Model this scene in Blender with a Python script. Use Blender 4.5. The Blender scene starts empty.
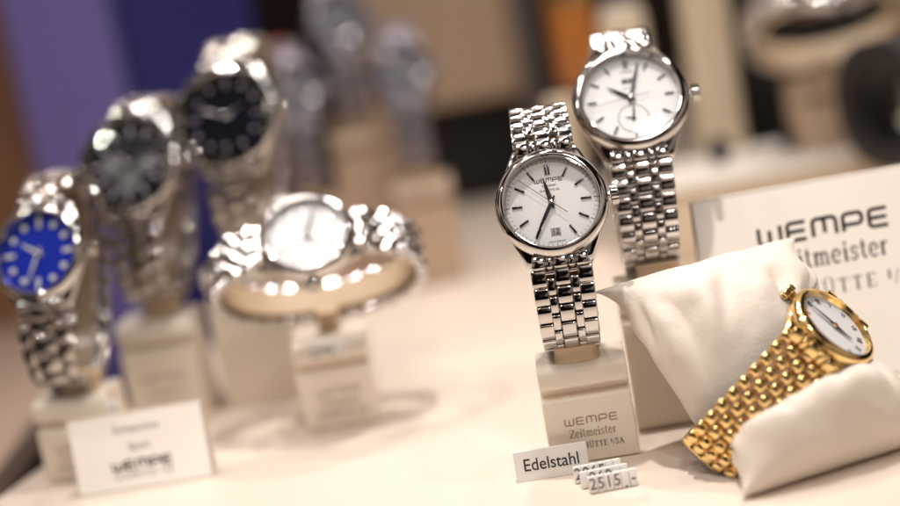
import bpy, bmesh, math, random
from math import sin, cos, pi, radians, sqrt, atan2
from mathutils import Matrix, Vector, noise
random.seed(7)
S = 0.001                                   # all shapes are written in millimetres
scn = bpy.context.scene
col = scn.collection

# ------------------------------------------------------------------ materials
def mat(name, color, rough=.4, metal=0., coat=0., bump=0., bscale=300., var=0., vscale=40., spec=.5, sheen=0., sss=0., aniso=None, rvar=0.):
    m = bpy.data.materials.new(name); m.use_nodes = True
    nt = m.node_tree; b = nt.nodes['Principled BSDF']
    b.inputs['Base Color'].default_value = (*color, 1)
    b.inputs['Roughness'].default_value = rough
    b.inputs['Metallic'].default_value = metal
    b.inputs['Coat Weight'].default_value = coat
    b.inputs['Coat Roughness'].default_value = .12
    b.inputs['Specular IOR Level'].default_value = spec
    if sheen: b.inputs['Sheen Weight'].default_value = sheen
    if sss:
        b.inputs['Subsurface Weight'].default_value = sss
        b.inputs['Subsurface Radius'].default_value = (.004, .0025, .0015)
        b.inputs['Subsurface Scale'].default_value = 1
    tc = nt.nodes.new('ShaderNodeTexCoord')
    if var:
        n = nt.nodes.new('ShaderNodeTexNoise'); n.inputs['Scale'].default_value = vscale; n.inputs['Detail'].default_value = 5
        r = nt.nodes.new('ShaderNodeMapRange'); r.inputs['To Min'].default_value = 1-var; r.inputs['To Max'].default_value = 1+var
        x = nt.nodes.new('ShaderNodeMix'); x.data_type = 'RGBA'; x.blend_type = 'MULTIPLY'; x.inputs[0].default_value = 1
        x.inputs[6].default_value = (*color, 1)
        nt.links.new(tc.outputs['Object'], n.inputs['Vector']); nt.links.new(n.outputs['Fac'], r.inputs['Value'])
        nt.links.new(r.outputs[0], x.inputs[7]); nt.links.new(x.outputs[2], b.inputs['Base Color'])
    if rvar:
        n = nt.nodes.new('ShaderNodeTexNoise'); n.inputs['Scale'].default_value = 260; n.inputs['Detail'].default_value = 6
        r = nt.nodes.new('ShaderNodeMapRange'); r.inputs['To Min'].default_value = max(.02, rough-rvar); r.inputs['To Max'].default_value = rough+rvar
        nt.links.new(tc.outputs['Object'], n.inputs['Vector']); nt.links.new(n.outputs['Fac'], r.inputs['Value'])
        nt.links.new(r.outputs[0], b.inputs['Roughness'])
    if bump:
        n = nt.nodes.new('ShaderNodeTexNoise'); n.inputs['Scale'].default_value = bscale; n.inputs['Detail'].default_value = 4
        k = nt.nodes.new('ShaderNodeBump'); k.inputs['Strength'].default_value = bump; k.inputs['Distance'].default_value = .0005
        nt.links.new(tc.outputs['Object'], n.inputs['Vector']); nt.links.new(n.outputs['Fac'], k.inputs['Height'])
        nt.links.new(k.outputs[0], b.inputs['Normal'])
    return m

M = {}
M['table'] = mat('cream_lacquer', (.745, .645, .555), .42, var=.035, vscale=9, bump=.12, bscale=900, rvar=.06)
M['cream'] = mat('cream_acrylic', (.89, .80, .69), .26, coat=.45, var=.03, vscale=60, bump=.05, bscale=500, sss=.15, rvar=.05)
M['sign'] = mat('ivory_acrylic', (.69, .635, .57), .62, coat=.0, spec=.25, var=.02, vscale=50, sss=.12, rvar=.05)
M['plate'] = mat('white_plate', (.90, .89, .87), .35, var=.02, rvar=.05)
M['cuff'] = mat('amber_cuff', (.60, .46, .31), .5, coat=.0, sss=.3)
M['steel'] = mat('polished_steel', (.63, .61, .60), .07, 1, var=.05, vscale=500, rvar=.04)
M['dimsteel'] = mat('dim_steel', (.22, .20, .23), .28, 1, var=.05)  # dim background surroundings put into the steel's colour; also markers on dark dials
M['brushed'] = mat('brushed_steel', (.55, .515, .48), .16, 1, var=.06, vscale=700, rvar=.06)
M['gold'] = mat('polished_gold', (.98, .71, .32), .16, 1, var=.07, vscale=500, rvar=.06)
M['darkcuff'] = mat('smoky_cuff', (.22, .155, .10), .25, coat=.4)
M['dial'] = mat('silver_white_dial', (.86, .86, .87), .38, var=.015, vscale=200)
M['silverdial'] = mat('silver_dial', (.56, .56, .58), .35, .2)
M['ink'] = mat('black_ink', (.02, .018, .02), .5)
M['greyink'] = mat('grey_ink', (.16, .15, .16), .5)
M['engrave'] = mat('engraved_brown', (.34, .25, .18), .6)
M['dark'] = mat('dark_polished_hand', (.05, .05, .06), .18, .9)
M['bluehand'] = mat('blued_hand', (.02, .03, .09), .2, .7)
M['bluedial'] = mat('sunray_blue_dial', (.02, .05, .62), .22, .35)
M['blackdial'] = mat('black_dial', (.006, .007, .014), .15, coat=.4)
M['greydial'] = mat('anthracite_dial', (.035, .038, .06), .45)
M['lume'] = mat('pale_lume', (.75, .77, .74), .4)
M['navybezel'] = mat('black_bezel_insert', (.015, .016, .022), .15, coat=.5)
M['date'] = mat('date_grey', (.35, .34, .36), .5)
M['subgrey'] = mat('subdial_grey', (.10, .10, .11), .45)
M['purple'] = mat('violet_panel', (.26, .225, .68), .6, var=.05, vscale=4)
M['navy'] = mat('navy_panel', (.036, .036, .25), .6, var=.05, vscale=4)
M['beige'] = mat('beige_board', (.66, .50, .36), .55, var=.04, vscale=6)
M['greyedge'] = mat('grey_edge', (.17, .14, .14), .5)
M['black'] = mat('matte_black', (.010, .008, .009), .7)
M['brownwood'] = mat('brown_post', (.30, .16, .09), .45, var=.2, vscale=20)
M['orange'] = mat('amber_leather', (.50, .18, .035), .35, var=.1, vscale=30)
M['redbrown'] = mat('red_brown_leather', (.42, .08, .035), .4, var=.1, vscale=30)
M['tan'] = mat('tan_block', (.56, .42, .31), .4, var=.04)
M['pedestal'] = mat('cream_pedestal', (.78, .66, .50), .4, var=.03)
M['strap'] = mat('black_strap', (.018, .014, .016), .55, bump=.4, bscale=700)
M['navydot'] = mat('navy_button', (.012, .014, .05), .3)
M['wall'] = mat('dark_wall', (.030, .018, .016), .8, var=.2, vscale=3)
M['shelf'] = mat('lower_shelf', (.50, .37, .29), .5, var=.05, vscale=6)

def fabric():
    m = mat('cream_satin', (.79, .71, .625), .58, sheen=.15, sss=.05)
    nt = m.node_tree; b = nt.nodes['Principled BSDF']
    tc = nt.nodes.new('ShaderNodeTexCoord')
    w1 = nt.nodes.new('ShaderNodeTexNoise'); w1.inputs['Scale'].default_value = 2200
    w2 = nt.nodes.new('ShaderNodeTexNoise'); w2.inputs['Scale'].default_value = 700
    ad = nt.nodes.new('ShaderNodeMath'); ad.operation = 'ADD'
    n = nt.nodes.new('ShaderNodeTexNoise'); n.inputs['Scale'].default_value = 60; n.inputs['Detail'].default_value = 6
    ad2 = nt.nodes.new('ShaderNodeMath'); ad2.operation = 'MULTIPLY_ADD'; ad2.inputs[1].default_value = 5
    bp = nt.nodes.new('ShaderNodeBump'); bp.inputs['Strength'].default_value = .28; bp.inputs['Distance'].default_value = .0005
    for w in (w1, w2, n): nt.links.new(tc.outputs['Object'], w.inputs['Vector'])
    nt.links.new(w1.outputs['Fac'], ad.inputs[0]); nt.links.new(w2.outputs['Fac'], ad.inputs[1])
    nt.links.new(n.outputs['Fac'], ad2.inputs[0]); nt.links.new(ad.outputs[0], ad2.inputs[2])
    nt.links.new(ad2.outputs[0], bp.inputs['Height']); nt.links.new(bp.outputs[0], b.inputs['Normal'])
    return m
M['fabric'] = fabric()

def crystal():
    m = bpy.data.materials.new('watch_crystal'); m.use_nodes = True; nt = m.node_tree
    for n in list(nt.nodes): nt.nodes.remove(n)
    o = nt.nodes.new('ShaderNodeOutputMaterial'); mx = nt.nodes.new('ShaderNodeMixShader')
    t = nt.nodes.new('ShaderNodeBsdfTransparent'); g = nt.nodes.new('ShaderNodeBsdfGlossy'); g.inputs['Roughness'].default_value = .02
    lw = nt.nodes.new('ShaderNodeLayerWeight'); pw = nt.nodes.new('ShaderNodeMath'); pw.operation = 'POWER'; pw.inputs[1].default_value = 4.5
    f = nt.nodes.new('ShaderNodeMath'); f.operation = 'MULTIPLY_ADD'; f.inputs[1].default_value = .6; f.inputs[2].default_value = .03
    nt.links.new(lw.outputs['Facing'], pw.inputs[0]); nt.links.new(pw.outputs[0], f.inputs[0])
    nt.links.new(f.outputs[0], mx.inputs[0]); nt.links.new(t.outputs[0], mx.inputs[1]); nt.links.new(g.outputs[0], mx.inputs[2])
    nt.links.new(mx.outputs[0], o.inputs[0]); return m
M['crystal'] = crystal()

# ------------------------------------------------------------------ mesh helpers
class MB:
    def __init__(s): s.v = []; s.f = []; s.x = Matrix.Identity(4)
    def add(s, vs, fs):
        o = len(s.v); s.v += [tuple(s.x @ Vector(p)) for p in vs]; s.f += [tuple(i+o for i in f) for f in fs]
    def rbox(s, c, h, r=.3, n=1, bulge=0., mtx=None):
        """rounded box, centre c, half sizes h; bulge raises +z in the middle of y (barrel links)"""
        r = min(r, *[q*.999 for q in h])
        def ticks(a):
            k = [-a, -a+r*.35, -a+r]
            m = [(-a+r)+(2*(a-r))*(i/(n+1)) for i in range(1, n+1)]
            return k+m+[a-r, a-r*.35, a]
        vs = []; fs = []; idx = {}
        T = [ticks(q) for q in h]
        if bulge and n > 1:
            a = h[1]; T[1] = [-a, -a+r*.35, -a+r]+[(-a+r)+2*(a-r)*i/6 for i in range(1, 6)]+[a-r, a-r*.35, a]
        L = [len(t)-1 for t in T]
        def vid(i, j, k):
            key = (i, j, k)
            if key in idx: return idx[key]
            p = Vector((T[0][i], T[1][j], T[2][k]))
            q = Vector([max(-h[a]+r, min(h[a]-r, p[a])) for a in range(3)])
            d = p-q
            if d.length > 1e-9: p = q+d.normalized()*r
            if bulge:
                w = .5+.5*p.z/h[2]
                p.z += bulge*(1-(p.y/h[1])**2)*w - bulge*.5*(p.y/h[1])**2*w
            p = p+Vector(c)
            if mtx is not None: p = mtx @ p
            idx[key] = len(vs); vs.append(p); return idx[key]
        for i in range(L[0]):
            for j in range(L[1]):
                fs.append((vid(i, j, 0), vid(i, j+1, 0), vid(i+1, j+1, 0), vid(i+1, j, 0)))
                fs.append((vid(i, j, L[2]), vid(i+1, j, L[2]), vid(i+1, j+1, L[2]), vid(i, j+1, L[2])))
        for i in range(L[0]):
            for k in range(L[2]):
                fs.append((vid(i, 0, k), vid(i+1, 0, k), vid(i+1, 0, k+1), vid(i, 0, k+1)))
                fs.append((vid(i, L[1], k), vid(i, L[1], k+1), vid(i+1, L[1], k+1), vid(i+1, L[1], k)))
        for j in range(L[1]):
            for k in range(L[2]):
                fs.append((vid(0, j, k), vid(0, j, k+1), vid(0, j+1, k+1), vid(0, j+1, k)))
                fs.append((vid(L[0], j, k), vid(L[0], j+1, k), vid(L[0], j+1, k+1), vid(L[0], j, k+1)))
        s.add(vs, fs)
    def loft(s, rings, closed_u=True, cap=True, closed_v=False):
        n = len(rings[0]); vs = [p for r in rings for p in r]; fs = []
        m = len(rings)
        for a in range(m if closed_v else m-1):
            b = (a+1) % m
            for i in range(n if closed_u else n-1):
                j = (i+1) % n
                fs.append((a*n+i, a*n+j, b*n+j, b*n+i))
        if cap and closed_u and not closed_v:
            fs.append(tuple(reversed(range(n)))); fs.append(tuple((m-1)*n+i for i in range(n)))
        s.add(vs, fs)
    def lathe(s, prof, seg=72, axis='z', c=(0, 0, 0), flute=None, cap=False):
        rings = []
        for (r, h) in prof:
            ring = []
            for i in range(seg):
                a = 2*pi*i/seg
                rr = r*(1+(flute(i) if flute and r > 1 else 0))
                p = (rr*cos(a), rr*sin(a), h)
                if axis == 'x': p = (h, rr*cos(a), rr*sin(a))
                if axis == 'y': p = (rr*sin(a), h, rr*cos(a))
                ring.append((p[0]+c[0], p[1]+c[1], p[2]+c[2]))
            rings.append(ring)
        s.loft(rings, cap=cap)
    def prism(s, poly, z0, z1):
        n = len(poly); vs = [(x, y, z0) for x, y in poly]+[(x, y, z1) for x, y in poly]
        fs = [tuple(reversed(range(n))), tuple(n+i for i in range(n))]+[(i, (i+1) % n, n+(i+1) % n, n+i) for i in range(n)]
        s.add(vs, fs)
    def tube(s, pts, r, seg=10, closed=False):
        pts = [Vector(p) for p in pts]; rings = []
        for i, p in enumerate(pts):
            a = pts[i-1] if i else pts[0]; b = pts[i+1] if i < len(pts)-1 else pts[-1]
            t = (b-a).normalized(); u = t.orthogonal().normalized() if i == 0 else (u - t*u.dot(t)).normalized(); w = t.cross(u)
            rings.append([p+(u*cos(2*pi*k/seg)+w*sin(2*pi*k/seg))*r for k in range(seg)])
        s.loft(rings)
    def build(s, name, m, parent=None, bevel=0, angle=35, flat=False, segs=3):
        me = bpy.data.meshes.new(name)
        me.from_pydata([(a*S, b*S, c*S) for a, b, c in s.v], [], s.f); me.validate()
        bm = bmesh.new(); bm.from_mesh(me); bmesh.ops.recalc_face_normals(bm, faces=bm.faces); bm.to_mesh(me); bm.free()
        me.materials.append(M[m] if isinstance(m, str) else m)
        o = bpy.data.objects.new(name, me); col.objects.link(o)
        if not flat:
            me.shade_smooth()
            me.set_sharp_from_angle(angle=radians(angle))
        if bevel:
            b = o.modifiers.new('bevel', 'BEVEL'); b.width = bevel*S; b.segments = segs; b.limit_method = 'ANGLE'; b.angle_limit = radians(35); b.harden_normals = True
        if parent: o.parent = parent
        return o

def frame(o, x, y, z):
    """4x4 in mm from origin and axes"""
    m = Matrix.Identity(4)
    for i, a in enumerate((x, y, z)):
        for k in range(3): m[k][i] = a[k]
    for k in range(3): m[k][3] = o[k]
    return m
def tometres(m):
    m = m.copy(); m.translation = m.translation*S; return m
def tag(o, label=None, cat=None, group=None, kind=None):
    if label: o['label'] = label
    if cat: o['category'] = cat
    if group: o['group'] = group
    if kind: o['kind'] = kind
    return o
def empty(name, mtx, label=None, cat=None, group=None):
    o = bpy.data.objects.new(name, None); o.empty_display_size = .01; col.objects.link(o)
    o.matrix_world = tometres(mtx); return tag(o, label, cat, group)
def place(x, y, z, yaw=0, lean=0, roll=0):
    return Matrix.Translation((x, y, z)) @ Matrix.Rotation(radians(yaw), 4, 'Z') @ Matrix.Rotation(radians(-lean), 4, 'X') @ Matrix.Rotation(radians(roll), 4, 'Y')

# ------------------------------------------------------------------ lettering
def rounded(pts, r):
    out = [pts[0]]
    for i in range(1, len(pts)-1):
        p, a, b = Vector(pts[i]), Vector(pts[i-1]), Vector(pts[i+1])
        da, db = (a-p), (b-p); rr = min(r, da.length*.5, db.length*.5)
        A, B = p+da.normalized()*rr, p+db.normalized()*rr
        for k in range(7):
            t = k/6; q = A*(1-t)**2+p*2*t*(1-t)+B*t*t
            out.append((q.x, q.y))
    out.append(pts[-1]); return out
def stroke(mb, pts, w, X, Y, x0, y0, sc, h=.12, sx=1):
    """flat raised ribbon along pts (2D em units) in the local XZ plane facing -Y"""
    P = [Vector((p[0]*sc*sx+x0, p[1]*sc+y0)) for p in pts]
    rings = []
    for i, p in enumerate(P):
        a = P[max(0, i-1)]; b = P[min(len(P)-1, i+1)]
        t = (b-a); t = t.normalized() if t.length > 1e-9 else Vector((1, 0)); n = Vector((-t.y, t.x))
        ring = []
        for k in range(7):
            al = pi*k/6
            q = p+n*(cos(al)*w*sc*.5); ring.append((q.x, -sin(al)*h+.01, q.y))
        rings.append(ring)
    mb.loft(rings, closed_u=False, cap=False)
    for R in (rings[0], rings[-1]): mb.add(R, [tuple(range(7))])
LOGO = {
 'W': (1.25, [([(0, 1), (0, 0), (.62, 0), (.62, .8)], .28), ([(.5, 0), (1.25, 0), (1.25, 1)], .28)]),
 'E': (1.05, [([(1.05, 1), (0, 1), (0, 0), (1.05, 0)], .26), ([(.02, .5), (1.0, .5)], 0)]),
 'M': (1.35, [([(0, 0), (0, 1), (.68, 1), (.68, .15)], .28), ([(.55, 1), (1.35, 1), (1.35, 0)], .28)]),
 'P': (1.1, [([(0, 0), (0, 1), (1.1, 1), (1.1, .36), (.05, .36)], .28)]),
}
def logo(mb, text, cx, z, size, w=.2, gap=.42, h=.12):
    tot = sum(LOGO[c][0] for c in text)+gap*(len(text)-1); x = cx-tot*size/2
    for c in text:
        for pts, r in LOGO[c][1]:
            stroke(mb, rounded(pts, r) if r else pts, w, 0, 0, x, z, size, h)
        x += (LOGO[c][0]+gap)*size
def arcp(cx, cy, rx, ry, a0, a1, n=12):
    return [(cx+rx*cos(radians(a0+(a1-a0)*i/n)), cy+ry*sin(radians(a0+(a1-a0)*i/n))) for i in range(n+1)]
K, N_ = .17, .075           # thick and thin strokes
def ser(x0, x1, y): return ([(x0, y), (x1, y)], N_)
SERIF = {
 'Z': (.66, [([(.04, .96), (.62, .96)], .09), ([(.60, .95), (.06, .05)], K), ([(.02, .04), (.64, .04)], .09), ([(.05, .97), (.05, .76)], N_), ([(.62, .04), (.62, .25)], N_)]),
 'e': (.52, [(arcp(.27, .34, .21, .32, 10, 318, 18), .12), ([(.07, .36), (.46, .36)], N_)]),
 'i': (.30, [([(.16, .02), (.16, .66)], K), ser(.02, .30, .03), ser(.03, .17, .65), ([(.16, .82), (.16, .97)], .16)]),
 't': (.36, [([(.15, .92), (.15, .18), (.22, .04), (.34, .05)], .14), ser(.01, .34, .65)]),
 'm': (.86, [([(.13, .02), (.13, .66)], K), ser(.01, .14, .65), ser(.01, .26, .03), ([(.15, .52), (.28, .65), (.40, .60), (.43, .45), (.43, .02)], .13), ser(.32, .55, .03), ([(.45, .52), (.58, .65), (.70, .60), (.73, .45), (.73, .02)], .13), ser(.62, .86, .03)]),
 's': (.44, [([(.38, .50), (.36, .63), (.22, .67), (.09, .60), (.08, .46), (.22, .36), (.35, .28), (.36, .12), (.24, .02), (.10, .04), (.06, .18)], .115)]),
 'r': (.42, [([(.13, .02), (.13, .66)], K), ser(.01, .14, .65), ser(.01, .27, .03), ([(.15, .48), (.25, .64), (.38, .64)], .12)]),
 'G': (.74, [(arcp(.38, .5, .31, .46, 40, 340, 20), .12), ([(.68, .04), (.68, .44)], .12), ser(.52, .76, .44)]),
 'L': (.60, [([(.14, .03), (.14, .97)], K), ser(.02, .28, .96), ([(.02, .04), (.56, .04), (.56, .26)], N_)]),
 'A': (.74, [([(.05, .03), (.36, .97)], .08), ([(.36, .97), (.66, .03)], K), ser(.15, .56, .34), ser(-.02, .16, .03), ser(.52, .78, .03)]),
 'S': (.54, [([(.47, .72), (.44, .92), (.27, .98), (.11, .90), (.09, .70), (.27, .53), (.45, .38), (.46, .14), (.28, .02), (.10, .06), (.06, .27)], .125)]),
 'H': (.78, [([(.14, .03), (.14, .97)], K), ([(.62, .03), (.62, .97)], K), ser(.14, .62, .5), ser(.02, .28, .03), ser(.02, .28, .96), ser(.5, .76, .03), ser(.5, .76, .96)]),
 'U': (.76, [([(.14, .97), (.14, .30), (.22, .08), (.38, .02), (.54, .08), (.62, .30), (.62, .97)], .12), ser(.0, .28, .96), ser(.5, .76, .96)]),
 'T': (.68, [([(.33, .03), (.33, .96)], K), ([(.03, .76), (.03, .96), (.63, .96), (.63, .76)], N_), ser(.2, .46, .03)]),
 'E': (.64, [([(.14, .03), (.14, .97)], K), ([(.02, .96), (.56, .96), (.56, .76)], N_), ([(.02, .04), (.58, .04), (.58, .26)], N_), ser(.14, .42, .5)]),
 'I': (.30, [([(.15, .03), (.15, .97)], K), ser(.02, .29, .03), ser(.02, .29, .96)]),
 '/': (.32, [([(.04, -.05), (.28, 1.02)], .07)]),
 'p': (.54, [([(.13, -.28), (.13, .66)], K), ser(.0, .27, -.28), ser(.0, .14, .65), (arcp(.27, .34, .19, .31, 140, -140, 14), .12)]),
 'o': (.52, [(arcp(.26, .34, .20, .31, 0, 360, 18), .12)]),
 ' ': (.3, []),
}
SERIF['Ü'] = (.76, SERIF['U'][1]+[([(.24, 1.12), (.24, 1.24)], .13), ([(.52, 1.12), (.52, 1.24)], .13)])
def serif(mb, text, cx, z, size, gap=.10, h=.1, sx=1, small=()):
    tot = sum(SERIF[c][0]*(.6 if i in small else 1) for i, c in enumerate(text))+gap*(len(text)-1); x = cx-tot*size*sx/2
    for i, c in enumerate(text):
        k = .6 if i in small else 1
        for pts, w in SERIF[c][1]: stroke(mb, pts, w/k*.9, 0, 0, x, z+(size*.38 if k < 1 else 0), size*k, h, sx)
        x += (SERIF[c][0]*k+gap)*size*sx
def sans(body, size, m, parent, x, z, y=-.05, name='lettering', ang=0, sx=.92, bold=0.):
    """built-in sans text standing in the local XZ plane facing -Y, centred"""
    cu = bpy.data.curves.new('t', 'FONT'); cu.body = body; cu.size = size*S*1.38; cu.align_x = 'CENTER'; cu.align_y = 'CENTER'; cu.extrude = .00003; cu.offset = bold*S
    o = bpy.data.objects.new('t', cu); col.objects.link(o)
    bpy.context.view_layer.update()
    me = bpy.data.meshes.new_from_object(o.evaluated_get(bpy.context.evaluated_depsgraph_get()))
    bpy.data.objects.remove(o)
    me.transform(Matrix.Translation((x*S, y*S, z*S)) @ Matrix.Rotation(radians(ang), 4, 'Y') @ Matrix.Rotation(radians(90), 4, 'X') @ Matrix.Diagonal((sx, 1, 1, 1)))
    me.materials.clear(); me.materials.append(M[m])
    q = bpy.data.objects.new(name, me); col.objects.link(q); q.parent = parent; return q

# ------------------------------------------------------------------ watch loop
class Loop:
    """closed oval in the (p,q) plane; p = 12 o'clock direction, q = outward (dial side)"""
    def __init__(s, b, a, m=2.3, n=720):
        s.a, s.b = a, b; s.P = []
        for i in range(n):
            t = 2*pi*i/n; c, d = cos(t), sin(t)
            s.P.append((b*math.copysign(abs(d)**(2/m), d), a*math.copysign(abs(c)**(2/m), c)))   # t=0: q=+a ; t=90: p=+b
        s.L = [0]
        for i in range(n):
            p, q = s.P[i], s.P[(i+1) % n]; s.L.append(s.L[-1]+math.hypot(q[0]-p[0], q[1]-p[1]))
        s.len = s.L[-1]; s.n = n
    def at(s, u):
        u = u % s.len; lo, hi = 0, s.n
        while hi-lo > 1:
            k = (lo+hi)//2
            if s.L[k] <= u: lo = k
            else: hi = k
        f = (u-s.L[lo])/max(1e-9, s.L[lo+1]-s.L[lo]); p, q = s.P[lo], s.P[(lo+1) % s.n]
        return (p[0]+(q[0]-p[0])*f, p[1]+(q[1]-p[1])*f)
    def fr(s, u):
        A, B = s.at(u-.8), s.at(u+.8); P = s.at(u); tx, ty = B[0]-A[0], B[1]-A[1]; l = math.hypot(tx, ty); tx /= l; ty /= l
        return P, (tx, ty), (-ty*-1 if False else -ty, tx)   # point, tangent (p,q), left normal
    def find(s, delta):
        """arc length where the outward normal makes angle delta (deg, towards +p) with +q"""
        best = None
        for i in range(-s.n//4+4, s.n//4-4):
            j = i % s.n; u = s.L[j]; P, t, n = s.fr(u)
            ang = math.degrees(atan2(-t[1], t[0]))
            if best is None or abs(ang-delta) < best[0]: best = (abs(ang-delta), u)
        return best[1]
def l2w(P, x=0): return (x, -P[1], P[0])          # (p,q) -> watch local (x, -q, p)

def case_frame(loop, u0, half, lift=0.):
    A, B = loop.at(u0-half), loop.at(u0+half)
    t = Vector((B[0]-A[0], B[1]-A[1])).normalized(); n = Vector((-t[1], t[0]))
    # outward normal: q positive side
    if n[1]*1.0 < 0 or n.dot(Vector(loop.at(u0))) < 0: n = -n
    c = (Vector(A)+Vector(B))/2+n*lift
    T = Vector(l2w(t)); Nn = Vector(l2w(n)); X = T.cross(Nn)
    return frame(l2w(c), X, T, Nn)                  # case local: x = 3 o'clock, y = 12 o'clock, z = out of the dial

def bracelet(root, loop, u0, half, style, w0, w1, m, thick=3.2, links=True, lo=True, fill=1.0):
    """links laid round the loop; style 5 = five strands, 3 = three strands"""
    pitch = {5: 6.4 if links else 7.2, 3: 8.6, 7: 5.4}[style]
    start = u0+half; total = loop.len-2*half; n = int(total/pitch); pitch = total/n
    holder = None
    out = []
    for k in range(n):
        mb = MB()
        def put(xc, hw, u, hl, th, r, bul, dz=0):
            P, t, nn = loop.fr(u)
            T = Vector(l2w(t)); Nn = Vector(l2w((-t[1], t[0])))
            if Vector((-t[1], t[0])).dot(Vector(P)) < 0: Nn = -Nn
            X = Vector((1, 0, 0))
            if T.cross(Nn).dot(X) < 0: T2 = -T
            else: T2 = T
            mb.rbox((0, 0, 0), (hw, hl, th/2), r, 2 if links else 1, bul, mtx=frame(Vector(l2w(P))+Nn*dz, X, T2, Nn) @ Matrix.Translation((xc, 0, 0)))
        u = start+pitch*(k+.5)
        f = min(1, min(k, n-1-k)/(n*.33)); w = w0+(w1-w0)*f
        if style == 5:
            cw = w*.25; nw = w*.125
            for xc, hw in ((-w/2+cw/2+.0, cw/2), (0, cw/2), (w/2-cw/2, cw/2)): put(xc, hw-(.06 if links else .2), u, pitch*(.475 if links else .43), thick, .55, .38 if links else 1.1)
            if k < n-1:
                for sg in (-1, 1): put(sg*(cw/2+nw/2+.01*w), nw/2+.12, u+pitch/2, pitch*(.465 if links else .42), thick*.92, .55, .35 if links else 1.0)
        elif style == 3:
            cw = w*.46; ow = w*.265
            put(0, cw/2-.2, u, pitch*.435, thick, .9, .45)
            if k < n-1:
                for sg in (-1, 1): put(sg*(cw/2+ow/2), ow/2-.2, u+pitch/2, pitch*.44, thick*.80, .8, .35)
        else:
            cw = w/5.0
            for i in range(5):
                if i % 2 == 0: put((i-2)*cw, cw*.485, u, pitch*.47, thick*1.0, 1.3, .8, .15)
                elif k < n-1: put((i-2)*cw, cw*.485, u+pitch/2, pitch*.47, thick*1.0, 1.3, .8, .15)
        # pins that carry the row
        P, t, nn = loop.fr(u+pitch*.25)
        p = Vector(l2w(P))
        mb.tube([p+Vector((-w/2+1.0, 0, 0)), p+Vector((w/2-1.0, 0, 0))], thick*.26, 8)
        out.append(mb)
    if links:
        holder = MB()
        P, t, nn = loop.fr(start+total/2); Nn = Vector(l2w((-t[1], t[0])))
        if Vector((-t[1], t[0])).dot(Vector(P)) < 0: Nn = -Nn
        T = Vector(l2w(t)); T = -T if T.cross(Nn).x < 0 else T
        holder.rbox((0, 0, 0), (w1*.40, pitch*2.1, .45), .3, 1, 0, mtx=frame(Vector(l2w(P))-Nn*(thick*.5+.8), (1, 0, 0), T, Nn))
        h = holder.build('bracelet', m, root)
        for mb in out:
            lk = mb.build('link', m, h, angle=60); wn = lk.modifiers.new('weighted', 'WEIGHTED_NORMAL'); wn.keep_sharp = True; wn.weight = 60
    else:
        big = MB()
        for mb in out: big.add(mb.v, mb.f)
        big.build('bracelet', m, root)

def bar(mb, x, y, hl, hw, ang, z, th=.25):
    """small applied bar on the dial, ang clockwise from 12"""
    m = Matrix.Translation((x, y, z)) @ Matrix.Rotation(-radians(ang), 4, 'Z')
    mb.rbox((0, 0, 0), (hw, hl, th), min(.12, hw*.6), 0, 0, mtx=m)
def hand(mb, ang, length, tail, w, z, th=.12, kind='leaf'):
    m = Matrix.Translation((0, 0, z)) @ Matrix.Rotation(-radians(ang), 4, 'Z')
    if kind == 'leaf': prof = [(-tail, w*.22), (0, w*.5), (length*.35, w*.5), (length*.8, w*.28), (length, .06)]
    elif kind == 'bat': prof = [(-tail, w*.3), (0, w*.35), (length*.45, w*.5), (length*.85, w*.5), (length, w*.1)]
    else: prof = [(-tail, w*.5), (0, w*.5), (length, w*.35)]
    rings = []
    for (y, hw) in prof: rings.append([m @ Vector((-hw, y, 0)), m @ Vector((0, y, th)), m @ Vector((hw, y, 0)), m @ Vector((0, y, -th*.3))])
    mb.loft(rings)

def dial_text(root, body, size, m, x, y, z, F, sx=.95, rot=0):
    o = sans(body, size, m, root, 0, 0, 0, 'dial_lettering', 0, sx)
    o.data.transform(tometres(F @ Matrix.Translation((x, y, z)) @ Matrix.Rotation(radians(-90), 4, 'X') @ Matrix.Rotation(radians(rot), 4, 'Y')))
    return o

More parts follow.
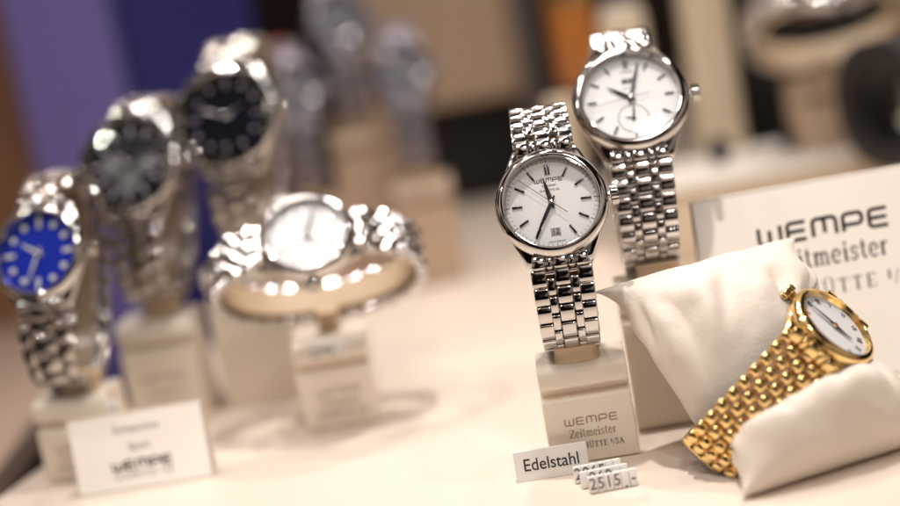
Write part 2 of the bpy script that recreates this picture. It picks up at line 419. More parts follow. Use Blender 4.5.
WG = 'steel wristwatches shown on stands'
def watch(name, label, mtx, loop, delta, R=19.5, style=5, metal='steel', dial='white', hands=(347, 212, 308), w0=21, w1=18,
          parts=True, fine=True, group=None, thick=3.2, bezel='round', half=None, bands=True, strapm=None, lugw=12, base='steel'):
    root = empty(name, mtx, label, 'wristwatch', group or (WG if metal != 'gold' else None))
    half = half or R+2.0
    u0 = loop.find(delta); F = case_frame(loop, u0, half, 1.2)
    # --- case: middle with four lugs
    mb = MB(); mb.x = F
    rings = []; nT = 30
    Lg = half+.6
    for i in range(nT+1):
        y = -Lg+2*Lg*i/nT; f = abs(y)/Lg
        circ = sqrt(max(0, (R-.3)**2-y*y)) if abs(y) < R-.3 else 0
        lug = lugw+(R*.95-lugw)*cos(pi/2*min(1, f))**1.25
        w = max(circ, lug); zt = 1.3-4.1*f**3.2; zb = -3.6-2.2*f**2.5
        if f > .97: w -= .6; zt -= .5
        ring = []
        for k in range(28):
            a = 2*pi*k/28; c, d = cos(a), sin(a); e = 2/5.0
            ring.append((w*math.copysign(abs(c)**e, c), y, (zt+zb)/2+(zt-zb)/2*math.copysign(abs(d)**e, d)))
        rings.append(ring)
    mb.loft(rings)
    case = mb.build('case', metal, root, angle=50)
    # bezel
    mb = MB(); mb.x = F
    ri = R*.845
    fl = None
    if bezel == 'round': prof = [(R-.5, -1.5), (R+.1, .2), (R+.25, 1.6), (R-.1, 3.0), (R-.9, 4.1), (R-1.9, 4.8), (ri+.45, 5.05), (ri, 4.9), (ri-.1, 4.5)]
    elif bezel == 'thin': prof = [(R-.5, -1.5), (R, .5), (R, 2.2), (R-.5, 3.3), (R-1.3, 3.9), (ri+.2, 4.1), (ri, 3.8)]
    else:
        prof = [(R-.6, -1.5), (R+.5, 1.0), (R+.7, 2.4), (R+.5, 4.0), (R-.2, 4.7), (R-.9, 5.0), (ri+.3, 5.9), (ri, 5.6)]
        fl = (lambda i: .016 if (i//2) % 2 else -.004)
    mb.lathe(prof, 96 if fine else 72, flute=fl if bezel == 'diver' else None)
    mb.build('bezel', metal, root, angle=40)
    if bezel == 'diver':
        mb = MB(); mb.x = F; mb.lathe([(R-.5, 5.02), (ri+1.2, 5.75)], 72)
        ins = mb.build('bezel_insert', 'navybezel' if dial != 'blue' else 'navybezel', root)
        mb = MB(); mb.x = F
        for k in range(12):
            a = radians(30*k); rr = (R+ri)/2+.3; bar(mb, rr*sin(a), rr*cos(a), .9, .35, 30*k, 5.45, .12)
        mb.build('bezel_marks', 'lume', root)
    # rehaut + dial
    zt = 1.7 if bezel != 'thin' else 2.2
    mb = MB(); mb.x = F; mb.lathe([(ri, 4.6), (ri-.7, zt)], 96 if fine else 48); mb.build('inner_ring', 'brushed' if metal == 'steel' else metal, root)
    rd = ri-.6
    dm = {'white': 'dial', 'blue': 'bluedial', 'black': 'blackdial', 'chrono': 'blackdial', 'grey': 'greydial', 'roman': 'dial', 'moon': 'dial', 'silver': 'silverdial'}[dial]
    mb = MB(); mb.x = F; mb.lathe([(rd, zt), (rd*.5, zt), (.05, zt)], 96 if fine else 48, cap=False)
    d = mb.build('dial', dm, root)
    zi = zt+.25
    # indices
    mb = MB(); mb.x = F
    if dial in ('white', 'moon'):
        r0, r1 = (.66, .90) if dial == 'white' else (.74, .93)
        for k in range(12):
            if dial == 'moon' and k == 6: r0_, r1_ = .86, .93
            elif dial == 'white' and k == 6: continue
            else: r0_, r1_ = r0, r1
            a = radians(30*k); rr = (r0_+r1_)/2*rd*.97; hl = (r1_-r0_)/2*rd*.97
            for off in ((-.55, .55) if k == 0 else (0,)):
                bar(mb, rr*sin(a)+off, rr*cos(a), hl, .34, 30*k, zi)
        mb.build('hour_markers', 'dark', root)
        mb = MB(); mb.x = F
        for k in range(60):
            a = radians(6*k); bar(mb, rd*.955*sin(a), rd*.955*cos(a), .42 if k % 5 else .6, .07 if k % 5 else .13, 6*k, zt+.04, .04)
        mb.build('minute_track', 'greyink', root)
    elif dial == 'roman':
        for k, t in enumerate(['XII', 'I', 'II', 'III', 'IIII', 'V', 'VI', 'VII', 'VIII', 'IX', 'X', 'XI']):
            a = radians(30*k)
            dial_text(root, t, 2.6, 'ink', rd*.80*sin(a), rd*.80*cos(a), zt+.08, F, .62, 30*k)
            
    elif dial == 'silver':
        for k in range(12):
            a = radians(30*k); bar(mb, rd*.8*sin(a), rd*.8*cos(a), 2.0, .5, 30*k, zi)
        mb.build('hour_markers', 'steel', root)
    else:
        for k in range(12):
            a = radians(30*k); rr = rd*.78
            if dial == 'chrono' or k % 3 == 0: bar(mb, rr*sin(a), rr*cos(a), 2.3, .8, 30*k, zi)
            else:
                mb.lathe([(1.35, zt+.5), (1.0, zt+.6), (.05, zt+.6)], 16, c=(rr*sin(a), rr*cos(a), 0))
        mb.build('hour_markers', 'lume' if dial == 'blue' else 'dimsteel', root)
    if dial == 'chrono':
        for (x, y) in ((-rd*.42, 0), (rd*.42, 0), (0, -rd*.42)):
            mb = MB(); mb.x = F; mb.lathe([(rd*.29, zt+.1), (rd*.29, zt+.35), (rd*.25, zt+.35), (rd*.24, zt+.12), (.05, zt+.12)], 40, c=(x, y, 0))
            sd = mb.build('subdial', 'subgrey', root)
            mb = MB(); mb.x = F @ Matrix.Translation((x, y, 0)); hand(mb, 40+x*9, rd*.2, 1, .6, zt+.5); mb.build('subdial_hand', 'lume', sd)
    if dial == 'moon':
        cy = -rd*.47; r2 = rd*.33
        mb = MB(); mb.x = F; mb.lathe([(r2, zt+.05), (r2-.18, zt+.10), (r2-.36, zt+.05)], 64, c=(0, cy, 0))
        sd = mb.build('subdial', 'greyink', root)
        mb = MB(); mb.x = F @ Matrix.Translation((0, cy, 0)); hand(mb, 8, r2*1.05, 1.4, .75, zt+.35); hand(mb, 285, r2*.55, .8, .7, zt+.3); mb.lathe([(.75, zt+.45), (.05, zt+.55)], 20)
        mb.build('subdial_hand', 'dark', sd)
        mb = MB(); mb.x = F; mb.rbox((0, rd*.42, zt+.05), (2.5, 1.15, .08), .06, 0); dw = mb.build('date_window', 'date', root)
        mb = MB(); mb.x = F; mb.rbox((-1.2, rd*.42, zt+.12), (.85, .8, .08), .06, 0); mb.rbox((1.25, rd*.42, zt+.12), (.85, .8, .08), .06, 0); mb.build('date_numeral', 'ink', dw)
        dial_text(root, 'WEMPE', 1.15, 'greyink', 0, rd*.64, zt+.06, F)
        dial_text(root, 'GLASHÜTTE I/SA', .55, 'greyink', 0, rd*.25, zt+.06, F)
    if dial == 'white':
        mb = MB(); mb.x = F @ frame((0, rd*.48, zt+.03), (1, 0, 0), (0, 0, -1), (0, 1, 0))
        logo(mb, 'WEMPE', 0, 0, 1.35, .25, .42, .08); mb.build('dial_lettering', 'ink', root)
        dial_text(root, 'Zeitmeister', .85, 'greyink', 0, rd*.40, zt+.06, F)
        dial_text(root, 'GLASHÜTTE I/SA', .75, 'greyink', 0, rd*.29, zt+.06, F)
        mb = MB(); mb.x = F
        mb.rbox((0, -rd*.66, zt+.03), (1.75, 1.5, .07), .06, 0)
        for sg in (-1, 1): mb.rbox((sg*1.6, -rd*.66, zt+.12), (.14, 1.5, .12), .05, 0)
        dw = mb.build('date_window', 'date', root)
        dt = dial_text(dw, '12', 2.2, 'ink', 0, -rd*.66, zt+.14, F, .9)
        dt.name = 'date_numeral'
        dial_text(root, 'MADE IN GERMANY', .55, 'greyink', 0, -rd*.88, zt+.06, F)
    # hands
    hm = {'white': 'dark', 'moon': 'dark', 'roman': 'bluehand', 'silver': 'dark', 'black': 'dimsteel', 'chrono': 'dimsteel'}.get(dial, 'lume')
    mb = MB(); mb.x = F; hand(mb, hands[0], rd*.56, 2.2, 1.55 if dial in ('white', 'moon', 'roman') else 1.3, zt+.7, .2); mb.build('hour_hand', hm, root)
    mb = MB(); mb.x = F; hand(mb, hands[1], rd*.90, 2.6, 1.35 if dial in ('white', 'moon', 'roman') else 1.1, zt+1.0, .2); mb.build('minute_hand', hm, root)
    if hands[2] is not None:
        mb = MB(); mb.x = F; hand(mb, hands[2], rd*.90, rd*.42, .26, zt+1.3, .08, 'bar'); mb.build('second_hand', hm if hm != 'bluehand' else 'dark', root)
    mb = MB(); mb.x = F; mb.lathe([(1.0, zt+.6), (1.0, zt+1.35), (.6, zt+1.55), (.05, zt+1.6)], 24); mb.build('hand_cap', metal if dial != 'white' else 'steel', root)
    # crystal
    zc = {'round': 4.75, 'thin': 3.9, 'diver': 5.7}[bezel]
    mb = MB(); mb.x = F; mb.lathe([(ri, zc), (ri*.9, zc+.22), (ri*.6, zc+.5), (ri*.3, zc+.64), (.02, zc+.68)], 72); mb.build('crystal', 'crystal', root)
    # crown
    cr = 3.3 if R > 17 else 2.3
    mb = MB(); mb.x = F
    mb.lathe([(1.5, R-1), (1.5, R+1.0), (cr*.86, R+1.1), (cr, R+1.5), (cr, R+3.4), (cr*.86, R+4.0), (cr*.3, R+4.3), (.02, R+4.3)], 48, 'x', c=(0, 0, -.6), flute=lambda i: .05 if (i//2) % 2 else -.03)
    mb.build('crown', metal, root, angle=25)
    if dial == 'chrono':
        for sg in (-1, 1):
            mb = MB(); mb.x = F @ Matrix.Rotation(radians(27*sg), 4, 'Z')
            mb.lathe([(1.2, R-1), (1.2, R+1.4), (2.1, R+1.5), (2.1, R+3.4), (.02, R+3.6)], 20, 'x', c=(0, 0, -.6)); mb.build('push_button', metal, root)
    # bracelet
    if bands:
        # end links fill the gap between the lugs
        for sg in (-1, 1):
            mb = MB(); mb.x = F
            nn = 5 if style in (5, 7) else 3
            ww = lugw*1.72
            cuts = [-.5, -.26, -.13, .13, .26, .5] if nn == 5 else [-.5, -.23, .23, .5]
            for i in range(nn):
                xa, xb = cuts[i]*ww, cuts[i+1]*ww
                mb.rbox(((xa+xb)/2, sg*(R+1.3), -.2), ((xb-xa)/2-.08, 2.6, 2.2), .8, 1, .3)
            mb.build('end_link', metal, root)
        bracelet(root, loop, u0, half+1.2, style, w0, w1, metal if (parts or style == 5 or metal != 'steel') else 'brushed', thick, links=parts)
    return root, F

# ------------------------------------------------------------------ holders
def cuff_mesh(mb, loop, inset, hw, th, u0=None):
    rings = []
    for i in range(96):
        u = loop.len*i/96; P, t, nn = loop.fr(u); n = Vector((-t[1], t[0]))
        if n.dot(Vector(P)) < 0: n = -n
        ex = 0
        if u0 is not None:
            du = abs((u-u0+loop.len/2) % loop.len-loop.len/2); ex = 7.5*(1 if du < 17 else math.exp(-((du-17)/7)**2))
        a = Vector(P)-n*(inset+ex); b = Vector(P)-n*(inset+ex+th)
        ring = []
        for (q, x) in ((a, -hw+.6), (a, hw-.6), (a*.7+b*.3, hw), (a*.3+b*.7, hw), (b, hw-.6), (b, -hw+.6), (a*.3+b*.7, -hw), (a*.7+b*.3, -hw)):
            ring.append(l2w(q, x))
        rings.append(ring)
    mb.loft(rings, cap=False, closed_v=True)

def stand(label, x, y, w, d, h, yaw, wm, loop, foot_top=None, lettering=True, price=None, group='cream watch stands', m='cream', fx=None, cuffw=6.5, inset=3.2, foot_w=9, delta=2, cm='cuff'):
    """(x,y) = centre of the front foot edge; wm = the watch matrix whose loop the cuff follows"""
    base = place(x, y, 0, yaw)
    root = empty('watch_stand', base, label, 'watch stand', group)
    mb = MB()
    g = h-13
    prof = [(0, .3), (0, g-.6), (1.2, g+.4), (4.8, g+.8), (4.8, g+3.4), (1.2, g+4.0), (.2, g+4.8), (.4, h-3.6), (1.6, h-1.5), (3.6, h-.3), (5.6, h), (d-1, h), (d, h-1), (d, .3)]
    n = 2
    rings = [[(xx, p[0], p[1]) for p in prof] for xx in (-w/2, -w/2+1, w/2-1, w/2)]
    mb.loft(rings)
    mb.build('block', m, root, bevel=1.3, segs=4)
    # foot between the block and the cuff, and the cuff inside the bracelet
    inv = base.inverted()
    mb = MB(); mb.x = inv @ wm
    cuff_mesh(mb, loop, inset, cuffw, 1.6, loop.find(delta))
    mb.build('cuff', cm, root)
    fz = foot_top; fxx, fy = fx if fx else (0, d*.5)
    mb = MB()
    rr = []
    for i in range(5):
        z = h-.5+(fz-h+.5)*i/4; k = 1-.12*sin(pi*i/4)
        rr.append([(fxx+foot_w*k*math.copysign(abs(cos(2*pi*j/24))**.5, cos(2*pi*j/24)), fy+6.2*k*math.copysign(abs(sin(2*pi*j/24))**.5, sin(2*pi*j/24)), z) for j in range(24)])
    mb.loft(rr); mb.build('foot', 'cuff', root, bevel=.6)
    if lettering:
        mb = MB(); logo(mb, 'WEMPE', .5, g*.60, w*.078, .2, .42, .14)
        mb.v = [(a, b, c) for a, b, c in mb.v]; mb.build('lettering', 'engrave', root)
        mb = MB(); serif(mb, 'Zeitmeister', .5, g*.40, w*.10, .08, .12, .86); mb.build('lettering', 'engrave', root)
        mb = MB(); serif(mb, 'GLASHÜTTE I/SA', .5, g*.22, w*.070, .12, .12, .95, small=(10,)); mb.build('lettering', 'ink' if h < 45 else 'engrave', root)
    return root, base

def price_strip(text, mtx, label, hh=6.0, cw=2.9):
    root = empty('price_strip', mtx, label, 'price tag', 'white number cube price strips')
    n = len(text)
    mb = MB()
    for i, c in enumerate(text):
        cx = (i-(n-1)/2)*cw
        mb.rbox((cx, 0, hh/2), (cw/2-.05, 1.6, hh/2), .35, 0)
    mb.build('number_cubes', 'plate', root)
    for i, c in enumerate(text):
        if c.strip(): sans(c, 4.2, 'greyink', root, (i-(n-1)/2)*cw, hh/2 if c != '.' else hh/2-1.2, -1.64, 'numeral', bold=.06)
    return root

# ------------------------------------------------------------------ the setting
mb = MB()
edge = [(-262, 520), (-206, 677), (-80, 1000), (-60, 1500), (900, 1500), (900, 300), (-262, 300)]
mb.prism(edge, -8, 0)
tb = tag(mb.build('display_table', 'table', bevel=1.2), kind='structure')
mb = MB(); mb.prism([(-900, 300), (900, 300), (900, 1600), (-900, 1600)], -62, -60)
tag(mb.build('shop_floor', 'black'), kind='structure')  # black colour stands in for the shadow in the gap beside the table
mb = MB(); mb.prism([(-700, 560), (-226, 722), (-212, 1000), (-236, 1045), (-700, 1500)], -30, -14)
tag(mb.build('lower_shelf', 'shelf', bevel=1), kind='structure')
mb = MB(); mb.rbox((100, 1520, 200), (900, 6, 280), 2, 0); tag(mb.build('back_wall', 'wall'), kind='structure')

# ------------------------------------------------------------------ front pair
loopA = Loop(45, 23, 2.35)
mA = place(38.4, 618, 43, -3, 26, 1) @ Matrix.Translation((0, 0, 45))
wA, FA = watch('wristwatch', 'steel watch with white dial and black bar markers, lower and nearer of the sharp pair', mA, loopA, 1, R=20.3,
               hands=(349, 211, 312), w0=22.5, w1=19.5)
stand('small cream stand with engraved lettering just behind the white sans lettered card', 39.8, 610, 33, 23, 38, -4, mA, loopA, 44, fx=(-1, 9))

loopB = Loop(47, 24, 2.35)
mB = place(75.5, 650, 60, -2, 30, 2) @ Matrix.Translation((0, 0, 47))
wB, FB = watch('wristwatch', 'steel watch with white dial and small round subdial, standing highest behind the front watch', mB, loopB, 5, R=22.2,
               dial='moon', hands=(304, 18, 262), w0=23.5, w1=20.5, lugw=13)
stand('taller plain cream stand half hidden behind the left corner of the pillow', 76, 632.5, 34, 24, 56, -3, mB, loopB, 62, lettering=False, fx=(0, 15))

# ------------------------------------------------------------------ left group
loopS = Loop(45, 23, 2.4)
m1 = place(-165.5, 701, 39, -13, 26) @ Matrix.Translation((0, 0, 45))
watch('wristwatch', 'blurred steel watch with bright blue dial at the left edge', m1, loopS, 2, R=20.3, style=3, dial='blue', hands=(300, 200, None), parts=False, fine=False, w0=23.5, w1=20)
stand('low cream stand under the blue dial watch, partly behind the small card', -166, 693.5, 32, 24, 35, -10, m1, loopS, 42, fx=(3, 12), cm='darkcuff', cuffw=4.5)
m2 = place(-132, 756, 57, -15, 25) @ Matrix.Translation((0, 0, 45))
watch('wristwatch', 'blurred steel chronograph with dark dial and subdials, between two left watches', m2, loopS, 4, R=23, style=3, dial='chrono', bezel='diver', hands=(310, 60, None), parts=False, fine=False, w0=25, w1=21.5, lugw=13.5)
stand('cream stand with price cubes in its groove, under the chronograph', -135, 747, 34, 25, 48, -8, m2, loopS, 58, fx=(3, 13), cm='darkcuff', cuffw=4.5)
m3 = place(-86.5, 768, 75, -14, 25) @ Matrix.Translation((0, 0, 45))
watch('wristwatch', 'blurred steel watch with black dial, highest of the left group', m3, loopS, 1, R=23.5, style=3, dial='black', bezel='diver', hands=(60, 290, None), parts=False, fine=False, w0=25, w1=21.5, lugw=13.5)
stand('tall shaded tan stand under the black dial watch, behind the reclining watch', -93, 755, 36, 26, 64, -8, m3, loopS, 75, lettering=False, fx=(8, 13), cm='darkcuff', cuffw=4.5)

# reclining watch
loopR = Loop(43, 26, 2.2)
el = radians(46)
Nv = Vector((0, -cos(el), sin(el))); Yv = -Nv; Zv = (Matrix.Rotation(radians(0), 3, 'Y') @ Vector((1, 0, 0))); Xv = Yv.cross(Zv)
m4 = frame((-56.5, 718, 65), Xv, Yv, Zv)
watch('wristwatch', 'blurred steel watch with silver white dial lying on its side on a broad amber ring', m4, loopR, 0, R=20, half=20.3, lugw=10.5, group=WG, style=5, dial='silver', hands=(60, 290, None), parts=False, fine=False, w0=21, w1=19, thick=3.8)
stand('cream stand with a thin neck holding the reclining watch', -56.5, 702, 32, 26, 38, -2, m4, loopR, 47, fx=(0, 19), foot_w=5, cuffw=6.5, delta=0, inset=2.6)

price_strip('2065.-', place(38.6, 591.5, 0, 3, 16), 'white price cubes reading 2065, the rearmost of the three strips')
price_strip(' 960.-', place(40.3, 585.3, 0, 3, 16), 'white price cubes reading 960, between the two other strips on the table')
price_strip('2515.-', place(42.5, 579.2, 0, 3, 16), 'white price cubes reading 2515, nearest of the three strips on the table')
price_strip('3180.-', place(-124, 748, 39.6, -8, 0), 'blurred white price cubes in the groove of the stand under the chronograph', 4.6, 2.6)
price_strip('1950.-', place(-153, 694, 26.6, -10, 0), 'blurred white price cubes in the groove of the stand under the blue watch', 4.6, 2.6)
price_strip('2290.-', place(-57, 703, 31.6, -2, 0), 'blurred white price cubes in the groove of the stand under the reclining watch', 4.6, 2.6)

# ------------------------------------------------------------------ cards
def card(name, label, cat, mtx, w, h, th, m='sign', wedge=True):
    root = empty(name, mtx, label, cat)
    mb = MB()
    back = th+h*.30 if wedge else th
    rings = [[(xx, 0, 0), (xx, 0, h), (xx, th, h), (xx, back, 0)] for xx in (-w/2, -w/2+.5, w/2-.5, w/2)]
    mb.loft(rings); mb.build('card_body', m, root, bevel=.7 if w > 40 else .35)
    return root
c = card('name_card', 'small white card with black sans lettering on the table in front of the front stand', 'card', place(23.0, 600.8, 0, -3, 15), 27, 11.2, 1.6, 'plate')
sans('Edelstahl', 4.6, 'ink', c, 0, 5.6, -.06, bold=.03)
c = card('name_card', 'blurred ivory card with four lines of lettering, in front of the left stands', 'card', place(-136.5, 670, 0, -2, 8), 55, 31, 3)
mb = MB(); serif(mb, 'Zeitmeister', 0, 23, 3.4, .1, .1, .9); mb.build('lettering', 'greyink', c)
mb = MB(); serif(mb, 'Sport', 0, 16, 3.6, .1, .1, .9) if False else None
sans('Sport', 3.2, 'greyink', c, 0, 17.2, -.06)
mb = MB(); logo(mb, 'WEMPE', 0, 8.2, 3.3, .3, .36, .12); mb.build('lettering', 'ink', c)
mb = MB(); serif(mb, 'GLASHÜTTE I/SA', 0, 4.4, 2.6, .12, .1, .95, small=(10,)); mb.build('lettering', 'greyink', c)

c = card('name_sign', 'large ivory sign with bold black lettering standing behind the pillow', 'sign', place(143.5, 648, 0, 0, 6), 98, 80, 5)
mb = MB(); logo(mb, 'WEMPE', 0, 58.5, 6.7, .235, .42, .15); mb.build('lettering', 'ink', c)
mb = MB(); serif(mb, 'Zeitmeister', 1.0, 47.0, 7.9, .10, .13, .92); mb.build('lettering', 'ink', c)
mb = MB(); serif(mb, 'GLASHÜTTE I/SA', 3, 35.4, 5.5, .22, .14, 1.12, small=(10,)); mb.build('lettering', 'ink', c)

# ------------------------------------------------------------------ pillow and gold watch
TL = Vector((50, 615, 62)); Wv = Vector((79, 24, 1)); Lv = Vector((32, -67, -60))
Cp = TL+Wv/2+Lv/2
E = Vector((.811, .256, .526)).normalized(); Pw = Vector((.584, -.324, -.743)); Pw = (Pw-E*Pw.dot(E)).normalized()
Mp = E.cross(Pw).normalized()
if Mp.y > 0: Mp = -Mp
Cw = Vector((106.5, 589, 24.5))
loopG = Loop(36, 17.5, 2.3)
# watch local axes: z = 12 o'clock (+p) ; -y = outward q ; x = 3 o'clock
Zw = -E; Yw = -Mp; Xw = Yw.cross(Zw)
mG = frame(Cw, Xw, Yw, Zw)
watch('wristwatch', 'gold watch with white roman numeral dial wrapped round the cream pillow', mG, loopG, -40, R=17.4, style=7, metal='gold', dial='roman', hands=(262, 84, None),
      w0=24, w1=22.5, bezel='thin', half=18.2, thick=3.4, lugw=11.5)

def pillow():
    nu, nv = 110, 128
    wn = Wv.normalized(); ln = Lv.normalized(); mn = wn.cross(ln)
    if mn.z < 0: mn = -mn
    hw0 = Wv.length/2; hl = Lv.length/2
    rings = []
    for i in range(nu+1):
        s = -1+2*i/nu
        s = math.copysign(1-(1-abs(s))**1.25, s)
        a = abs(s)
        g = math.exp(-(abs(s)/.40)**(3.5 if s < 0 else 2.7))
        hw = hw0*(.84+.17*a**8)
        ht = 23*(max(0, 1-a**2.2))**.72+1.0 if s < 0 else 24*(max(0, 1-a**3))**.55+1.4
        cen = Cp+ln*(s*hl)
        cen = cen.lerp(Cw-E*3.0-Mp*1.2+Pw*(s*hl if (Pw.dot(ln) > 0) else -s*hl), g)
        Wd = (wn*hw).lerp(E*29.5, g); Md = (mn*ht).lerp(Mp*13.2, g)
        ring = []
        for k in range(nv):
            t = 2*pi*k/nv; c, d = cos(t), sin(t)
            ex = .82
            x = math.copysign(abs(c)**(.85+.1*a), c); y = math.copysign(abs(d)**(ex+.15), d)
            # creases radiating from the pinch and the seams
            cr = (1.5 if s < 0 else 1.3)*sin(t*5+s*2.5+.6*sin(t*3))*math.exp(-((a-.50)/.17)**2)+1.0*sin(t*11+1.3+5*s)*math.exp(-((a-.43)/.11)**2)+.7*sin(t*9+s*11)*math.exp(-((a-.93)/.12)**2)*abs(d)
            p = cen+Wd*x+Md*y
            for (t0, sl, am, a0) in ((1.05, .9, 2.2, .46), (1.75, -.5, 2.6, .52), (2.35, .6, 1.8, .44), (2.9, -.8, 2.0, .55), (.45, .5, 1.8, .55), (4.2, .3, 1.5, .5), (5.3, .3, 1.5, .5)):
                cr -= am*math.exp(-((t-t0-sl*(a-a0)-(.35 if s > 0 else 0))/.10)**2)*math.exp(-((a-a0)/.15)**2)
            o = (Wd.normalized()*x+Md.normalized()*y*1.0)
            nz = noise.noise(p*.045)*2.2+noise.noise(p*.11)*.8
            if o.length > 0: p = p+o.normalized()*(cr+nz*(1-a**6))*(1-g*.7)
            if p.z < .4: p.z = .4+(p.z-.4)*.02
            ring.append(p)
        rings.append(ring)
    mb = MB(); mb.loft(rings, cap=True)
    root = empty('pillow', Matrix.Translation((Cp.x, Cp.y, 0)), 'cream satin cushion pinched by the gold watch, leaning up at its far end', 'pillow')
    mb.x = Matrix.Identity(4); mb.v = [(v[0]-Cp.x, v[1]-Cp.y, v[2]) for v in mb.v]
    mb.build('cushion', 'fabric', root, angle=180)
    for sg in (-1, 1):
        mb = MB(); ends = rings[0] if sg < 0 else rings[-1]
        pts = [Vector(ends[k])-Vector((Cp.x, Cp.y, 0)) for k in range(0, nv//2+1, 4)]
        mb.tube(pts, .45, 8); mb.build('seam', 'fabric', root)
pillow()

# ------------------------------------------------------------------ background
def panel(name, label, cat, poly, m, th=4, group=None):
    """upright board through ground line poly[(x,y,z0,z1)...]"""
    mb = MB()
    (x0, y0, za, zb), (x1, y1, zc, zd) = poly
    dx, dy = x1-x0, y1-y0; l = math.hypot(dx, dy); nx, ny = -dy/l*th, dx/l*th
    vs = [(x0, y0, za), (x1, y1, zc), (x1, y1, zd), (x0, y0, zb), (x0+nx, y0+ny, za), (x1+nx, y1+ny, zc), (x1+nx, y1+ny, zd), (x0+nx, y0+ny, zb)]
    mb.add(vs, [(0, 1, 2, 3), (7, 6, 5, 4), (0, 4, 5, 1), (1, 5, 6, 2), (2, 6, 7, 3), (3, 7, 4, 0)])
    return tag(mb.build(name, m, bevel=.8), label, cat, group)
panel('violet_panel', 'light violet upright backdrop panel at the left', 'panel', ((-234, 1040, -59, 300), (-171, 1035, -59, 300)), 'purple')
panel('navy_panel', 'dark navy upright backdrop panel behind the black dial watch', 'panel', ((-168, 1035, -59, 300), (-92, 1050, -59, 300)), 'navy')
panel('wooden_post', 'blurred brown wooden post at the far left edge', 'post', ((-300, 1060, -59, 300), (-238, 1060, -59, 300)), 'brownwood', 12)

def box_thing(name, label, cat, x, y, z0, w, d, h, m, yaw=0, r=2, group=None, cap=None):
    root = empty(name, place(x, y, z0, yaw), label, cat, group)
    mb = MB(); mb.rbox((0, 0, h/2), (w/2, d/2, h/2), r, 0); mb.build('body', m, root)
    if cap:
        mb = MB(); mb.rbox((0, 0, h+1.5), (w/2-2, d/2-2, 1.8), 1, 0); mb.build('cap', cap, root)
    return root
# beige fascia over a dark recess
root = empty('display_cabinet', place(10, 1110, 0, 0), 'beige display cabinet with a dark opening, blurred in the centre background', 'cabinet')
mb = MB(); mb.rbox((0, 0, 170), (66, 6, 102), 2, 0); mb.build('fascia', 'beige', root)
mb = MB(); mb.rbox((10, 14, 34), (58, 5, 33.5), 1, 0); mb.build('recess', 'black', root)
mb = MB(); mb.rbox((59, -2, 140), (7, 10, 139), 2, 0); mb.build('side_edge', 'greyedge', root)
mb = MB(); mb.rbox((-50, -4, 34), (22, 9, 33.5), 2, 0); mb.build('side_panel', 'tan', root)
box_thing('dark_column', 'black upright column right of the beige cabinet', 'column', 96, 1130, 0, 44, 10, 300, 'black')
box_thing('cream_block', 'blurred cream block below the amber strap in the background', 'block', 74, 950, 0, 17, 14, 84, 'pedestal', group='cream display blocks')
box_thing('cream_block', 'blurred tall cream block directly behind the subdial watch', 'block', 114, 955, 0, 24, 16, 124, 'pedestal', group='cream display blocks', cap='sign')
box_thing('cream_block', 'blurred tallest cream pedestal between the subdial watch and dark shelf', 'block', 158, 950, 0, 25, 22, 190, 'pedestal', group='cream display blocks')
# riser
root = empty('riser', place(180, 905, 0, 2), 'long low cream riser across the right background', 'riser')
mb = MB(); mb.rbox((0, 0, 19), (85, 36, 19), 2, 0); mb.build('body', 'pedestal', root)
mb = MB(); mb.rbox((0, 0, 39.2), (86.5, 37.5, 1.3), .8, 0); mb.build('top', 'sign', root)
for i, (x, y, lab) in enumerate(((150, 905, 'small navy button standing on the riser under the tall pedestal'), (189, 905, 'small navy button standing on the riser right of the tall pedestal'))):
    root = empty('button', place(x, y, 40.4, 0, 35), lab, 'button', 'navy buttons on the riser')
    mb = MB(); mb.lathe([(5.5, 0), (6, .8), (6, 7), (5, 8.2), (.05, 8.4)], 32, 'y', c=(0, -4, 9)); mb.rbox((0, 1, 4), (2.5, 2, 4), .6, 0); mb.build('disc', 'navydot', root)
# amber strap watch
def strap_loop(mtx, name, label, w, a, b, m, th=3.5, group=None, cat='strap'):
    root = empty(name, mtx, label, cat, group); lp = Loop(b, a, 2.2); mb = MB(); cuff_mesh(mb, lp, 0, w/2, th); mb.build('band', m, root)
    mb = MB(); mb.rbox((0, -a-1.5, 4), (w/2+1.5, 1.4, 6), 1, 0); mb.build('buckle', 'gold' if m == 'orange' else 'steel', root); return root
strap_loop(place(88, 965, 84, 0, 14) @ Matrix.Translation((0, 0, 48)), 'leather_strap', 'amber leather strap looped on the cream block, blurred behind', 22, 20, 48, 'orange')
strap_loop(place(-78, 960, 66, 0, 10) @ Matrix.Translation((0, 0, 34)), 'leather_strap', 'red brown leather strap blurred behind the black dial watch', 20, 16, 40, 'redbrown')

# blurred watches behind
loopD = Loop(40, 20, 2.3)
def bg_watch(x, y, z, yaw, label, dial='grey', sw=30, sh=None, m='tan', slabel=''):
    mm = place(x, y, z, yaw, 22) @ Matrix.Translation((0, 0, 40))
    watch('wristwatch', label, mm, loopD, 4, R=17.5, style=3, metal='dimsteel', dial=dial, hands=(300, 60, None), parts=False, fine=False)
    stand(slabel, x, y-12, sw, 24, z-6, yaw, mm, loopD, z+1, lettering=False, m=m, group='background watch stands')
bg_watch(-38, 950, 92, 6, 'blurred dark dial watch at the top edge, left of centre', 'grey', 32, slabel='blurred tall tan stand under the dark dial watch at the top edge')
bg_watch(-9, 930, 62, 0, 'blurred dark dial watch in front of the beige cabinet', 'grey', 32, slabel='blurred tan stand in front of the beige cabinet')
bg_watch(-68, 925, 62, 4, 'blurred grey dial watch just right of the black dial watch', 'grey', 30, slabel='blurred tan stand just behind the reclining watch')

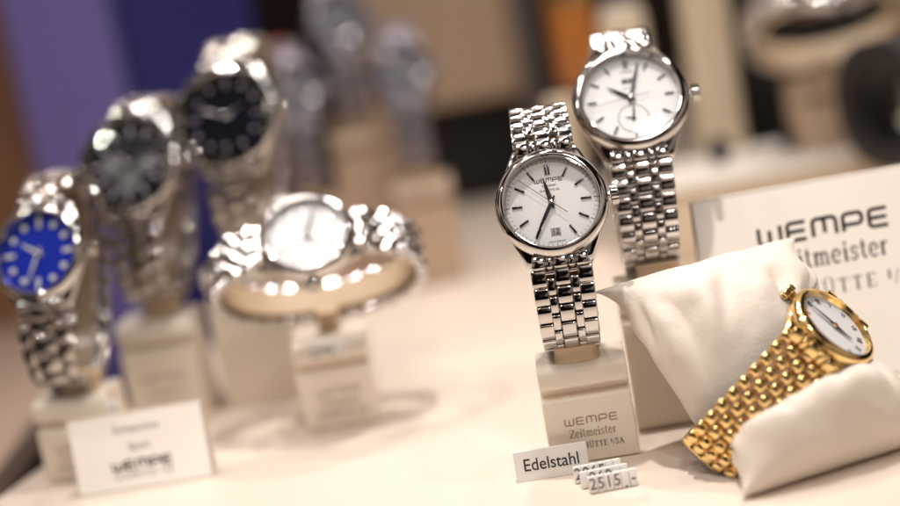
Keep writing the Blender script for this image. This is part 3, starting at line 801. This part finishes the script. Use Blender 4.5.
# right: dark shelf with a pale watch on a ring, and a black strap
box_thing('dark_shelf', 'black display block behind the pale reclining watch at the upper right', 'display block', 222, 985, 0, 96, 20, 170, 'black')
el = radians(60); Nv = Vector((0, -cos(el), sin(el))); Yv = -Nv; Zv = Vector((1, 0, 0)); Xv = Yv.cross(Zv)
mP = frame((214, 905, 106), Xv, Yv, Zv)
watch('wristwatch', 'blurred pale dial watch on an amber ring at the upper right edge', mP, loopR, 0, R=21, style=3, dial='silver', hands=(60, 290, None), parts=False, fine=False)
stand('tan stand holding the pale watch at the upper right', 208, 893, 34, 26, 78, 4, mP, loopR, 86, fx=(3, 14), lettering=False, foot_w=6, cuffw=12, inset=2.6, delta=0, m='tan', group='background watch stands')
strap_loop(place(231, 840, 40, 25, 4) @ Matrix.Translation((0, 0, 30)), 'leather_strap', 'thick black strap standing as a loop at the right edge', 28, 33, 32, 'strap', 10)
root = empty('wristwatch', place(241, 800, 36), 'silver watch head peeking in at the right edge by the black strap', 'wristwatch')
mb = MB(); mb.lathe([(6, -4), (9, -3), (10, 0), (9, 3), (7.5, 4), (.05, 4)], 48, 'y', c=(2, 0, 14)); mb.build('case', 'steel', root)
mb = MB(); mb.rbox((2, 4, 2), (5, 2, 14), 1.5, 0); mb.build('bracelet', 'steel', root)

# ------------------------------------------------------------------ camera
p, r, H, F_ = radians(13), radians(10), 228., 1750.
R_ = Vector((1, 0, 0)); U = Vector((0, sin(p), cos(p))); B = Vector((0, -cos(p), sin(p)))
A_ = R_*cos(r)-U*sin(r); Bv = R_*sin(r)+U*cos(r)
cam = bpy.data.cameras.new('camera'); co = bpy.data.objects.new('camera', cam); col.objects.link(co)
co.matrix_world = tometres(frame((0, 0, H), A_, Bv, B))
cam.sensor_width = 36; cam.lens = 36*F_/900; cam.clip_start = .02; cam.clip_end = 20
cam.dof.use_dof = True; cam.dof.focus_distance = .633; cam.dof.aperture_fstop = 2.35; cam.dof.aperture_blades = 0
scn.camera = co

# ------------------------------------------------------------------ light
w = bpy.data.worlds.new('World'); scn.world = w; w.use_nodes = True; nt = w.node_tree
bg = nt.nodes['Background']; bg.inputs['Strength'].default_value = .27
tc = nt.nodes.new('ShaderNodeTexCoord'); n = nt.nodes.new('ShaderNodeTexNoise'); n.inputs['Scale'].default_value = 2.0; n.inputs['Detail'].default_value = 1
cr = nt.nodes.new('ShaderNodeValToRGB'); cr.color_ramp.elements[0].position = .50; cr.color_ramp.elements[0].color = (.035, .022, .02, 1)
cr.color_ramp.elements[1].position = .60; cr.color_ramp.elements[1].color = (1.9, 1.5, 1.22, 1)
nt.links.new(tc.outputs['Generated'], n.inputs['Vector']); nt.links.new(n.outputs['Fac'], cr.inputs[0]); sp = nt.nodes.new('ShaderNodeSeparateXYZ'); mr = nt.nodes.new('ShaderNodeMapRange')
mr.inputs['From Min'].default_value = .05; mr.inputs['From Max'].default_value = .75; mr.inputs['To Min'].default_value = .30; mr.inputs['To Max'].default_value = 1.9
vm = nt.nodes.new('ShaderNodeVectorMath'); vm.operation = 'SCALE'
nt.links.new(tc.outputs['Generated'], sp.inputs[0]); nt.links.new(sp.outputs['Z'], mr.inputs['Value'])
nt.links.new(cr.outputs[0], vm.inputs[0]); nt.links.new(mr.outputs[0], vm.inputs['Scale']); nt.links.new(vm.outputs[0], bg.inputs['Color'])
LAMP = .47
def lamp(x, y, z, W, rad, tgt=(20, 700, 40), c=(1, .925, .865), spread=180):
    l = bpy.data.lights.new('spot_or_fill', 'AREA'); l.shape = 'DISK'; l.size = rad*2*S; l.energy = W*LAMP; l.color = c; l.spread = radians(spread)
    o = bpy.data.objects.new('spot_or_fill', l); col.objects.link(o); o.location = (x*S, y*S, z*S)
    o.rotation_euler = (Vector(tgt)-Vector((x, y, z))).to_track_quat('-Z', 'Y').to_euler()
lamp(60, 730, 1000, 1.75, 20, (45, 600, 30), spread=62)
lamp(150, 1060, 900, .60, 18, (60, 620, 30), spread=60)
lamp(-330, 800, 900, .42, 13, (-110, 700, 40), spread=60)
lamp(420, 560, 950, .45, 15, (60, 640, 40), spread=90)
lamp(-120, 400, 1050, .85, 55, (0, 650, 40), spread=90)  # added front lamp, broad and soft, to fill the stand fronts
lamp(-620, 560, 760, .5, 12, (-100, 720, 60), spread=90)
lamp(-200, 1000, 1000, .45, 13, (-100, 740, 60), spread=60)
lamp(200, 120, 900, 1.05, 55, spread=90)  # added fill from the camera side, brightens faces turned to the viewer
lamp(300, 1000, 1000, .55, 20, (205, 900, 70), spread=50)

scn.view_settings.view_transform = 'Standard'; scn.view_settings.look = 'None'; scn.view_settings.exposure = -.17
scn.render.engine = 'CYCLES'
scn.cycles.use_denoising = True
scn.cycles.caustics_reflective = False; scn.cycles.caustics_refractive = False
scn.cycles.sample_clamp_indirect = 8; scn.cycles.max_bounces = 8
